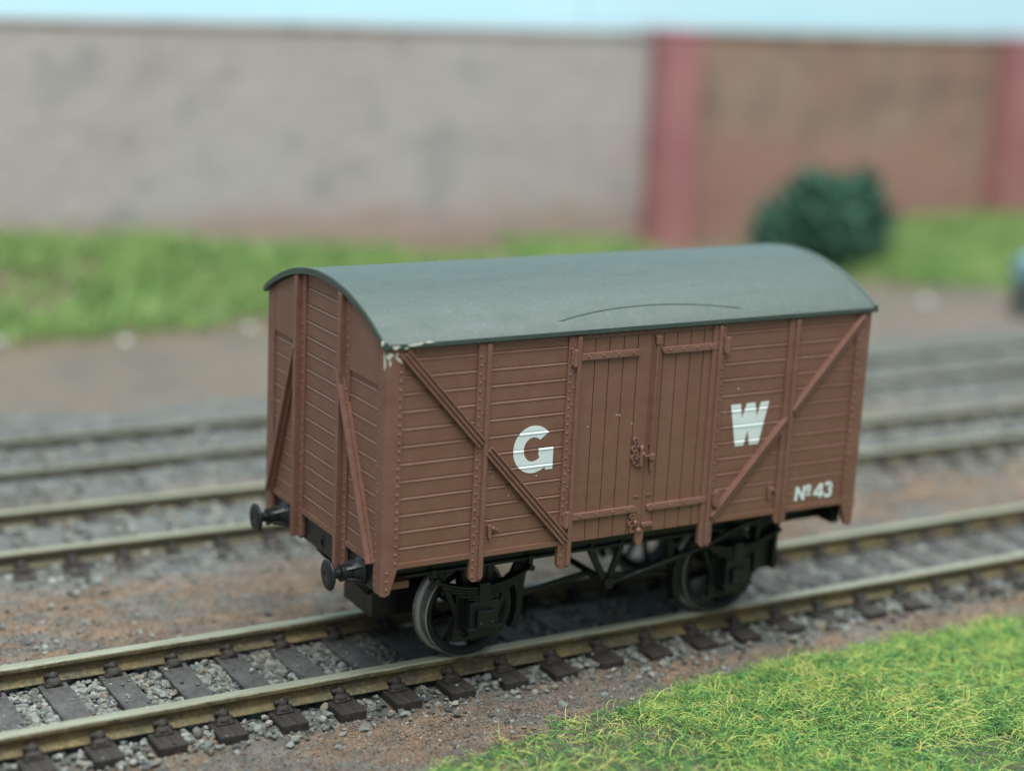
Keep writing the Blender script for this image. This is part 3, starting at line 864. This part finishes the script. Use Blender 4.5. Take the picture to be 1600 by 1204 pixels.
for sgn in (-1, 1):
    dl = door_leaf(sgn, 25.3, 35.72, (27.55, 29.55, 31.6, 33.65), ((25.4, 33.95, 39.15, True), (25.4, 34.8, 19.15, True)))
    dr = door_leaf(sgn, 35.78, 45.2, (37.45, 39.45, 41.5, 43.5), ((37.2, 45.5, 39.1, False), (36.35, 45.5, 19.1, False)))
    # top rail over the doors
    q = MB().box(25.0, 45.6, sgn * (YP - 0.9), sgn * (YP + 0.1), 41.3, ZE)
    for k_ in range(18):
        q.rivet((25.9 + k_ * 1.1, sgn * (YP + 0.1), 41.65), (0, sgn, 0), 0.11)
    q.build('door_rail', 'wagon_brown', van)
    # cover strip and the vertical bolt rod on the right leaf
    q = MB().box(36.05, 36.75, sgn * YP, sgn * (YP + 0.22), 27.2, 41.2)
    q.tube([(36.4, sgn * (YP + 0.3), 41.0), (36.4, sgn * (YP + 0.3), 25.4)], 0.2, 8)
    q.box(36.05, 36.8, sgn * YP, sgn * (YP + 0.6), 40.0, 41.0)
    q.build('bolt_rod', 'wagon_brown_metal', dr, 0.05, False)
    q = MB().box(36.15, 36.95, sgn * YP, sgn * (YP + 0.65), 25.3, 26.1)
    q.box(36.35, 36.75, sgn * YP, sgn * (YP + 0.5), 23.9, 25.3)
    q.build('bolt_handle', 'wagon_brown_metal', dr, 0.12)
    # padlock, hasp and chain
    q = MB()
    random.seed(5)
    for cx_, cz_ in ((34.15, 28.0), (34.3, 27.4), (33.95, 26.9), (34.25, 26.3), (33.95, 25.8), (34.2, 25.3), (34.55, 25.0), (34.75, 25.6)):
        q.lathe([(0.16, -0.14), (0.42, -0.14), (0.42, 0.14), (0.16, 0.14)], (cx_, sgn * (YP + 0.16), cz_), 'y', 10)
    q.tube([(35.0, sgn * (YP + 0.35), 27.0), (35.0, sgn * (YP + 0.35), 24.7)], 0.24, 8)
    q.blob((35.05, sgn * (YP + 0.3), 27.0), (0.35, 0.3, 0.35), 0.1, 1)
    q.blob((35.2, sgn * (YP + 0.4), 26.2), (0.32, 0.35, 0.32), 0.1, 1)
    q.tube([(34.9, sgn * (YP + 0.4), 26.0), (36.3, sgn * (YP + 0.4), 25.8)], 0.13, 6)
    q.build('door_lock', 'wagon_brown_metal', dl, 0.03)
    q = MB()
    for cx_, cz_ in ((34.3, 18.2), (34.6, 17.6), (34.2, 17.2), (34.7, 16.8), (34.4, 16.4), (35.1, 17.0)):
        q.lathe([(0.15, -0.15), (0.42, -0.15), (0.42, 0.15), (0.15, 0.15)], (cx_, sgn * (YP + 0.18), cz_), 'y', 10)
    q.blob((34.7, sgn * (YP + 0.35), 17.2), (0.3, 0.3, 0.55), 0.15, 1)
    q.blob((35.3, sgn * (YP + 0.3), 16.3), (0.5, 0.35, 0.4), 0.12, 1)
    q.box(35.75, 37.3, sgn * YP, sgn * (YP + 0.5), 16.7, 17.15)
    q.build('door_catch', 'wagon_brown_metal', dl, 0.03)
    MB().prism([(34.9, 16.4), (36.1, 16.4), (36.1, 15.0), (35.85, 14.3), (35.15, 14.3), (34.9, 15.0)], 'y', sgn * (YP - 0.4), sgn * (YP + 0.32)).build('door_stop', 'wagon_brown_metal', van, 0.1)
    q = MB()
    for xa in (34.4, 36.3):
        q.box(xa, xa + 0.75, sgn * YP, sgn * (YP + 0.15), 20.6, 20.8)
    q.build('door_bracket', 'wagon_brown_metal', dl, 0.03)
    # hinge knuckles on the door posts
    for xa in (23.95, 46.35):
        for z_ in (39.2, 19.1):
            q = MB().box(xa, xa + 0.95, sgn * YP, sgn * (YP + 0.62), z_ - 0.9, z_ + 0.8)
            q.tube([(xa + 0.5, sgn * (YP + 0.55), z_ - 1.1), (xa + 0.5, sgn * (YP + 0.55), z_ + 1.0)], 0.32, 8)
            q.build('hinge_knuckle', 'wagon_brown_metal', van, 0.08)
    # small label clips low on the side
    for xa in (13.7, 55.4):
        q = MB()
        q.box(xa, xa + 0.45, sgn * YP, sgn * (YP + 0.4), 18.2, 19.6)
        q.box(xa + 0.3, xa + 1.5, sgn * YP, sgn * (YP + 0.22), 18.75, 19.05)
        q.blob((xa + 0.75, sgn * (YP + 0.25), 19.15), (0.3, 0.25, 0.35), 0.15, 1)
        q.blob((xa + 0.25, sgn * (YP + 0.3), 18.1), (0.2, 0.2, 0.2), 0.1, 1)
        q.build('label_clip', 'wagon_brown_metal', van, 0.05)

# floor inside, keeps daylight out of the body
MB().box(1.5, L - 1.5, -YP + 1.45, YP - 1.45, ZB - 0.3, ZB + 0.6).build('floor', 'black_plastic', van)

# roof: curved sheet with square edges, overhanging, thin rim at the ends
q = MB()
nseg = 56
hw = 17.55
vs, fs = [], []
prof = []
for i in range(nseg + 1):
    y_ = -hw + 2 * hw * i / nseg
    prof.append((y_, arc_z(y_) + 0.7))
inner = [(y_, z_ - 0.68) for y_, z_ in prof[::-1]]
outl = prof + inner
outl[0] = (-hw, arc_z(hw) + 0.55); outl[nseg] = (hw, arc_z(hw) + 0.55)
# small vertical drip edge along both eaves
outl.insert(nseg + 1, (hw, arc_z(hw) - 0.06)); outl.append((-hw, arc_z(hw) - 0.06))
k_ = len(outl)
xs = [-0.85, 71.0]
for x in xs: vs += [(x, y_, z_) for y_, z_ in outl]
fs = [(j, (j + 1) % k_, k_ + (j + 1) % k_, k_ + j) for j in range(k_)]
for base in (0, k_):
    for i in range(nseg):
        top_i = base + i; top_j = base + i + 1
        in_i = base + k_ - 2 - i; in_j = base + k_ - 3 - i
        fs.append((top_i, top_j, in_j, in_i))
    fs.append((base + nseg, base + nseg + 1, base + nseg + 2))
    fs.append((base + 0, base + k_ - 2, base + k_ - 1))
q.add(vs, fs)
roof = q.build('roof', 'roof_grey', van)
me = roof.data
me.polygons.foreach_set('use_smooth', [abs(p.normal.x) < 0.5 for p in me.polygons])
try: me.set_sharp_from_angle(angle=math.radians(30))
except Exception: pass
for x in (-0.85, 70.3):                      # raised rim at each end of the roof sheet
    q = MB()
    vs = []
    for i in range(nseg + 1):
        y_ = -hw + 2 * hw * i / nseg
        z_ = arc_z(y_) + 0.7
        vs += [(x + 0.06, y_, z_ - 0.1), (x + 0.64, y_, z_ - 0.1), (x + 0.6, y_, z_ + 0.13), (x + 0.1, y_, z_ + 0.13)]
    fs = [(i * 4 + a_, i * 4 + (a_ + 1) % 4, i * 4 + 4 + (a_ + 1) % 4, i * 4 + 4 + a_) for i in range(nseg) for a_ in range(4)]
    fs += [(0, 1, 2, 3), (nseg * 4 + 3, nseg * 4 + 2, nseg * 4 + 1, nseg * 4)]
    q.add(vs, fs)
    q.build('roof_rim', 'roof_grey', roof, 0.05)
for sgn in (-1, 1):                          # curved rain strip above the doors
    pts = []
    for i in range(25):
        f_ = i / 24
        x = 21.9 + (50.1 - 21.9) * f_
        y_ = 16.25 - 1.85 * (1 - (2 * f_ - 1) ** 2)
        pts.append((x, sgn * y_, arc_z(y_) + 0.56))
    MB().tube(pts, [0.05] + [0.24] * 23 + [0.05], 10).build('rain_strip', 'roof_grey', roof, 0, True)

# chipped paint at the front corner and scrapes along the eaves
random.seed(11)
q = MB()
def chip(c, nrm, w_, h_, lean=0.0):
    c, nv = Vector(c), Vector(nrm).normalized()
    a_ = Vector((0, 0, 1)); a_ = (a_ - a_.dot(nv) * nv).normalized(); b_ = nv.cross(a_)
    n_ = 9
    ring = []
    for i in range(n_):
        t_ = 2 * math.pi * i / n_
        k2 = random.uniform(0.6, 1.2)
        ring.append(c + b_ * (math.cos(t_) * w_ * k2 + lean * math.sin(t_) * h_) + a_ * math.sin(t_) * h_ * k2)
    vs = [p - nv * 0.1 for p in ring] + [p + nv * 0.05 for p in ring]
    q.add(vs, [tuple(range(n_)), tuple(range(2 * n_ - 1, n_ - 1, -1))] + [(i, (i + 1) % n_, (i + 1) % n_ + n_, i + n_) for i in range(n_)])
chip((-0.25, -16.75, 40.4), (-1, -0.0, 0), 0.28, 1.15, 0.1)
chip((0.1, -17.25, 41.25), (0, -1, 0), 0.4, 0.45)
chip((0.15, -17.25, 40.3), (0, -1, 0), 0.14, 0.5)
chip((1.25, -17.25, 40.6), (0, -1, 0), 0.22, 0.55, 0.9)
chip((1.0, -17.25, 41.3), (0, -1, 0), 0.16, 0.16)
chip((0.7, -17.55, 42.15), (0, -1, 0), 0.5, 0.22)
chip((3.2, -17.55, 42.35), (0, -1, 0), 0.95, 0.2, -0.4)
chip((4.9, -17.55, 42.5), (0, -1, 0), 0.6, 0.12)
chip((2.0, -17.55, 42.0), (0, -1, 0), 0.3, 0.1)
chip((-0.86, -17.2, 42.6), (-1, 0, 0), 0.2, 0.3)
for i in range(16):
    x, z_ = random.uniform(3, 66), random.uniform(17, 40)
    chip((x, -YP - 0.0, z_), (0, -1, 0), random.uniform(0.04, 0.1), random.uniform(0.04, 0.12))
q.build('chipped_paint', 'bare_plastic', van)

# lettering, cut at the plank joints because the paint sinks into them
def flat_letter(name, outline, gaps, y_=-YP - 0.02, th=0.03, label=None):
    from mathutils.geometry import tessellate_polygon
    bm = bmesh.new()
    for ol in outline:
        vs = [bm.verts.new((p[0], 0, p[1])) for p in ol]
        for tri in tessellate_polygon([[Vector((p[0], p[1], 0)) for p in ol]]):
            bm.faces.new([vs[i] for i in tri])
    for g_ in gaps:
        for zc in (g_ - 0.365, g_ - 0.29, g_ - 0.08, g_ + 0.04):
            bmesh.ops.bisect_plane(bm, geom=bm.verts[:] + bm.edges[:] + bm.faces[:], plane_co=(0, 0, zc), plane_no=(0, 0, 1))
    vs, fs, ix_ = [], [], {}
    for f_ in bm.faces:
        zc = f_.calc_center_median().z
        cut = [g_ for g_ in gaps if g_ - 0.365 < zc < g_ + 0.04]
        base = []
        for v_ in f_.verts:
            d = 0.0
            if cut:      # inside the joint: follow the chamfer in
                d = float(np.interp(v_.co.z - cut[0], [-0.365, -0.29, -0.08, 0.04], [0.0, -0.08, 0.05, 0.05]))
            key = (round(v_.co.x, 4), round(v_.co.z, 4), round(d, 3))
            if key not in ix_:
                ix_[key] = len(vs); vs.append((v_.co.x, y_ + d, v_.co.z))
            base.append(ix_[key])
        fs.append(base)
    bm.free()
    q = MB().add(vs, fs)
    ob = q.build(name, 'letter_white', van)
    so = ob.modifiers.new('paint_film', 'SOLIDIFY'); so.thickness = th * S; so.offset = 0
    if label: ob['label'] = label
    return ob
def G_outline():
    cx_, cz_ = 19.55, 28.3
    P = []
    def pt(r_x, r_z, deg): return (cx_ + r_x * math.cos(math.radians(deg)), cz_ + r_z * math.sin(math.radians(deg)))
    for d in range(42, 305, 6): P.append(pt(2.75, 2.92, d))
    P += [(21.25, 25.95), (21.35, 25.62), (22.35, 25.62), (22.35, 28.35), (20.3, 28.35), (20.3, 27.5), (20.45, 27.35)]
    P += [pt(1.32, 1.5, d) for d in range(312, 45, -12)]
    return [(x - 0.0, z_) for x, z_ in P]
flat_letter('letter_g', [G_outline()], [j for j in ZL if 25 < j < 32])
Wp = [(48.5, 31.15), (50.05, 31.15), (50.35, 29.2), (51.0, 31.15), (52.35, 31.15), (52.75, 29.2), (53.25, 31.15), (54.55, 31.15), (53.3, 25.6), (51.85, 25.6), (51.45, 27.6), (50.95, 25.6), (49.6, 25.6)]
flat_letter('letter_w', [Wp], [j for j in ZL if 25 < j < 32])
q = MB()
_n = [0]
def stroke(pts, w_):
    # a flat painted stroke along a line, mitred at its bends; each lies a hair prouder than the last
    y_ = -YP - 0.085 - 0.003 * _n[0]; _n[0] += 1
    pts = [Vector((x_, z_)) for x_, z_ in pts]
    vs, fs = [], []
    for i, p in enumerate(pts):
        d0 = (pts[i] - pts[i - 1]).normalized() if i else (pts[1] - pts[0]).normalized()
        d1 = (pts[i + 1] - pts[i]).normalized() if i < len(pts) - 1 else d0
        n_ = (Vector((-d0.y, d0.x)) + Vector((-d1.y, d1.x))).normalized()
        k2 = w_ / 2 / max(n_.dot(Vector((-d0.y, d0.x))), 0.5)
        for sg in (1, -1):
            e = p + n_ * k2 * sg
            vs += [(e.x, y_, e.y), (e.x, y_ + 0.10, e.y)]
    for i in range(len(pts) - 1):
        a_ = i * 4; b_ = a_ + 4
        fs += [(a_, b_, b_ + 2, a_ + 2), (a_ + 1, a_ + 3, b_ + 3, b_ + 1), (a_, a_ + 1, b_ + 1, b_), (a_ + 2, b_ + 2, b_ + 3, a_ + 3)]
    q.add(vs, fs)
def arc(cx_, cz_, rx, rz, d0, d1, n_=12):
    return [(cx_ + rx * math.cos(math.radians(d0 + (d1 - d0) * i / n_)), cz_ + rz * math.sin(math.radians(d0 + (d1 - d0) * i / n_))) for i in range(n_ + 1)]
stroke([(60.35, 17.05), (60.5, 19.0)], 0.44)
stroke([(61.55, 17.05), (61.7, 19.0)], 0.44)
stroke([(60.45, 18.9), (61.6, 17.15)], 0.42)
stroke(arc(62.42, 18.55, 0.30, 0.36, 0, 360, 16), 0.26)
stroke([(62.0, 17.72), (62.8, 17.72)], 0.26)
stroke([(64.45, 17.05), (64.6, 19.0)], 0.42)
stroke([(64.55, 18.95), (63.45, 17.75)], 0.3)
stroke([(63.3, 17.62), (65.0, 17.62)], 0.34)
stroke(arc(65.75, 18.5, 0.48, 0.42, 160, -85, 12), 0.36)
stroke(arc(65.7, 17.6, 0.55, 0.48, 85, -160, 12), 0.36)
q.build('running_number', 'letter_white', van)

# underframe -------------------------------------------------------
for sgn in (-1, 1):
    q = MB().box(0.9, L - 0.9, sgn * 11.4, sgn * 12.4, 12.7, ZB - 0.3)
    q.box(0.9, L - 0.9, sgn * 12.4, sgn * 13.0, 12.7, 13.1).box(0.9, L - 0.9, sgn * 12.4, sgn * 13.0, 15.3, ZB - 0.3)
    q.build('solebar', 'black_plastic', van, 0.08)
q = MB()
for x in (6, 28, 42, 64): q.box(x, x + 1.4, -11.4, 11.4, 13, ZB - 0.3)
q.build('cross_member', 'black_plastic', van, 0.08)
for ex, dx in ((0.0, -1), (L, 1)):
    q = MB().box(ex - dx * 0.25, ex - dx * 1.5, -15.2, 15.2, 12.35, ZB - 0.26)
    q.box(ex - dx * 0.25, ex + dx * 0.05, -3.4, 3.4, 12.6, 15.5)
    hs = q.build('headstock', 'black_plastic', van, 0.1)
    q = MB().box(ex + dx * 0.05, ex + dx * 0.12, -0.9, -0.35, 13.2, 14.9).box(ex + dx * 0.05, ex + dx * 0.12, -1.15, -0.1, 13.6, 14.3)
    q.build('hook_slot', 'black_plastic', hs)
    for sgn in (-1, 1):
        bf = MB().lathe([(0.01, 0.2), (1.75, 0.2), (1.75, 0.0), (1.25, -0.5), (0.98, -1.1), (0.92, -2.3), (1.05, -2.35), (1.05, -2.6), (0.62, -2.65), (0.62, -3.5), (0.01, -3.5)] if dx < 0 else
                        [(0.01, -0.2), (1.75, -0.2), (1.75, 0.0), (1.25, 0.5), (0.98, 1.1), (0.92, 2.3), (1.05, 2.35), (1.05, 2.6), (0.62, 2.65), (0.62, 3.5), (0.01, 3.5)], (ex, sgn * 11.2, 13.9), 'x', 24)
        for a_ in (40, 140, 220, 320):     # webs on the buffer guide
            c_, s_ = math.cos(math.radians(a_)), math.sin(math.radians(a_))
            bf.bar((ex, sgn * 11.2 + c_ * 1.45, 13.9 + s_ * 1.45), (ex + dx * 2.0, sgn * 11.2 + c_ * 0.9, 13.9 + s_ * 0.9), 0.3, 0.4, (0, c_, s_))
        b = bf.build('buffer', 'black_plastic', van, 0.0, False)
        MB().lathe([(0.01, -dx * 0.0 + dx * 3.4), (0.7, dx * 3.4), (1.55, dx * 3.75), (1.88, dx * 3.95), (1.9, dx * 4.12), (1.7, dx * 4.26), (1.1, dx * 4.38), (0.01, dx * 4.42)], (ex, sgn * 11.2, 13.9), 'x', 36).build('buffer_head', 'black_plastic', b, 0, True)
    # coupling pocket under the floor
    q = MB()
    q.box(ex - dx * 5.2, ex - dx * 14, -4.2, 4.2, 4.4, 8.0)
    q.box(ex - dx * 7, ex - dx * 12.5, -3, 3, 8.0, 13.2)
    q.bar((ex - dx * 1.3, -3.0, 12.0), (ex - dx * 5.4, -3.0, 7.6), 1.2, 1.0)
    q.bar((ex - dx * 1.3, 3.0, 12.0), (ex - dx * 5.4, 3.0, 7.6), 1.2, 1.0)
    q.build('coupling_mount', 'black_plastic', van, 0.12)
MB().box(1.6, 4.6, -15.1, -12.6, 12.4, 13.3).build('step_block', 'wagon_brown', van, 0.08)

AX = (15.7, 54.3)
for ax in AX:
    axl = MB().tube([(ax, -12.2, 5.96), (ax, 12.2, 5.96)], 0.75, 14).build('axle', 'wheel_steel', van, 0, True)
    for sgn in (-1, 1):
        q = MB()
        q.lathe([(5.9, sgn * 7.3), (6.5, sgn * 7.3), (6.6, sgn * 7.55), (6.45, sgn * 7.9), (6.05, sgn * 8.2), (5.96, sgn * 9.9), (5.90, sgn * 10.0), (5.86, sgn * 9.95), (5.86, sgn * 7.3)], (ax, 0, 5.96), 'y', 56)
        wl = q.build('wheel', 'wheel_steel', van, 0.05)
        me = wl.data
        q = MB()
        q.lathe([(4.7, sgn * 7.5), (5.85, sgn * 7.5), (5.85, sgn * 10.08), (5.3, sgn * 10.08), (4.7, sgn * 9.6)], (ax, 0, 5.96), 'y', 56)
        q.lathe([(0.3, sgn * 7.5), (1.5, sgn * 7.5), (1.5, sgn * 10.0), (0.3, sgn * 10.0)], (ax, 0, 5.96), 'y', 20)
        for k_ in range(8):
            a_ = math.radians(k_ * 45 + 14)
            q.bar((ax + 1.3 * math.cos(a_), sgn * 8.8, 5.96 + 1.3 * math.sin(a_)), (ax + 5.0 * math.cos(a_), sgn * 8.8, 5.96 + 5.0 * math.sin(a_)), 0.55, 1.0)
        q.build('wheel_centre', 'black_plastic', wl, 0.05)
    for sgn in (-1, 1):
        y0, y1 = sgn * 11.3, sgn * 12.1
        q = MB()
        q.prism([(ax - 2.0, 3.5), (ax - 1.2, 3.5), (ax - 1.2, 12.9), (ax - 2.2, 12.9)], 'y', y0, y1)
        q.prism([(ax + 1.2, 3.5), (ax + 2.0, 3.5), (ax + 2.2, 12.9), (ax + 1.2, 12.9)], 'y', y0, y1)
        q.bar((ax - 5.6, (y0 + y1) / 2, 12.8), (ax - 1.7, (y0 + y1) / 2, 4.2), 0.75, 0.7)
        q.bar((ax + 6.0, (y0 + y1) / 2, 12.8), (ax + 1.9, (y0 + y1) / 2, 4.2), 0.75, 0.7)
        q.box(ax - 3.3, ax + 3.1, y0, y1, 3.0, 3.9)
        q.prism([(ax - 3.2, 3.9), (ax + 3.0, 3.9), (ax + 3.1, 10.4), (ax - 2.9, 10.4)], 'y', y0 + sgn * 0.15, y1 - sgn * 0.1)
        q.box(ax - 2.0, ax + 2.0, y0, y1 - sgn * 0.2, 9.2, 12.9)
        q.build('axle_guard', 'black_plastic', van, 0.08)
        q = MB()
        q.box(ax - 2.0, ax + 2.0, y1, sgn * 13.9, 4.2, 8.6)
        q.box(ax - 1.2, ax + 1.2, sgn * 14.0, sgn * 14.5, 5.4, 7.6)
        q.box(ax - 2.3, ax + 2.3, y1, sgn * 14.2, 4.9, 5.4)
        q.prism([(ax - 1.4, 8.6), (ax + 1.4, 8.6), (ax + 0.9, 9.3), (ax - 0.9, 9.3)], 'y', y1, sgn * 13.7)
        q.rivet((ax - 0.8, sgn * 14.5, 6.0), (0, sgn, 0), 0.25).rivet((ax + 0.8, sgn * 14.5, 6.0), (0, sgn, 0), 0.25)
        q.build('axle_box', 'black_plastic', van, 0.15)
        q = MB()
        for lf in range(5):                 # leaf spring, ends curling up to the shackles
            hl = 6.7 - lf * 1.15
            pts = []
            for i in range(15):
                u_ = -1 + i / 7
                pts.append((ax + u_ * hl, sgn * 13.0, 9.65 - lf * 0.36 + 0.6 + (u_ * hl / 6.7) ** 2 * 1.7 - 0.0))
            for i in range(14):
                q.bar(pts[i], pts[i + 1], 0.28, 1.25)
        q.box(ax - 0.75, ax + 0.75, sgn * 12.2, sgn * 13.85, 8.6, 10.9)
        for e in (-6.6, 6.6):
            q.tube([(ax + e, sgn * 12.2, 11.9), (ax + e, sgn * 13.8, 11.9)], 0.42, 10)
            q.bar((ax + e * 1.0, sgn * 12.9, 11.9), (ax + e * 1.03, sgn * 12.7, 13.2), 0.6, 0.9)
        q.build('leaf_spring', 'black_plastic', van, 0.04)
    for sgn in (-1, 1):                     # brake shoes towards the middle of the van
        d = 1 if ax < 35 else -1
        q = MB()
        pts = [(ax + d * 7.3 * math.cos(math.radians(a_)), sgn * 9.0, 5.96 + 7.3 * math.sin(math.radians(a_))) for a_ in range(-28, 36, 8)]
        for i in range(len(pts) - 1): q.bar(pts[i], pts[i + 1], 0.9, 2.0)
        q.bar((ax + d * 7.6, sgn * 9.0, 7), (ax + d * 8.6, sgn * 9.0, 13.5), 0.8, 1.0)
        q.build('brake_shoe', 'black_plastic', van, 0.06)
for sgn in (-1, 1):
    q = MB()
    q.bar((31.2, sgn * 12.6, 13.2), (34.0, sgn * 12.6, 7.9), 0.85, 0.6)
    q.bar((36.3, sgn * 12.6, 13.2), (34.3, sgn * 12.6, 7.9), 0.75, 0.6)
    q.lathe([(0.01, -0.6), (0.75, -0.6), (0.75, 0.6), (0.01, 0.6)], (34.2, sgn * 12.8, 8.0), 'y', 16)
    q.build('brake_hanger', 'black_plastic', van, 0.06)
    q = MB()
    q.tube([(34.4, sgn * 13.2, 8.0), (40, sgn * 13.3, 9.2), (48.8, sgn * 13.4, 11.1), (54.5, sgn * 13.6, 13.4), (58.5, sgn * 13.8, 14.2)], 0.36, 8)
    q.build('brake_lever', 'black_plastic', van, 0, True)
    q = MB().box(57.4, 61.2, sgn * 11.6, sgn * 12.3, 6.2, 13.4).box(57.4, 58.0, sgn * 12.3, sgn * 13.2, 6.2, 13.4).box(60.6, 61.2, sgn * 12.3, sgn * 13.2, 6.2, 13.4)
    q.build('lever_guard', 'black_plastic', van, 0.08)
    q = MB().bar((23.0, sgn * 8.6, 6.4), (34.2, sgn * 8.6, 8.0), 0.6, 0.6, (0, 0, 1)).bar((34.2, sgn * 8.6, 7.6), (46.8, sgn * 8.6, 6.0), 0.6, 0.6, (0, 0, 1))
    q.build('push_rod', 'black_plastic', van, 0.05)
MB().tube([(34.2, -12.8, 8.0), (34.2, 12.8, 8.0)], 0.45, 10).build('cross_shaft', 'black_plastic', van, 0, True)
q = MB().lathe([(0.01, -5), (1.7, -5), (2.0, -4.6), (2.0, 4.6), (1.7, 5), (0.01, 5)], (39.5, 3.5, 10.6), 'x', 20)
q.build('brake_cylinder', 'black_plastic', van, 0, True)
# the weighted floor pan between the axles
MB().box(20, 50, -6, 6, 11.6, 13.1).build('floor_weight', 'black_plastic', van, 0.1)

for o in bpy.data.objects:
    if '_org' in o: del o['_org']
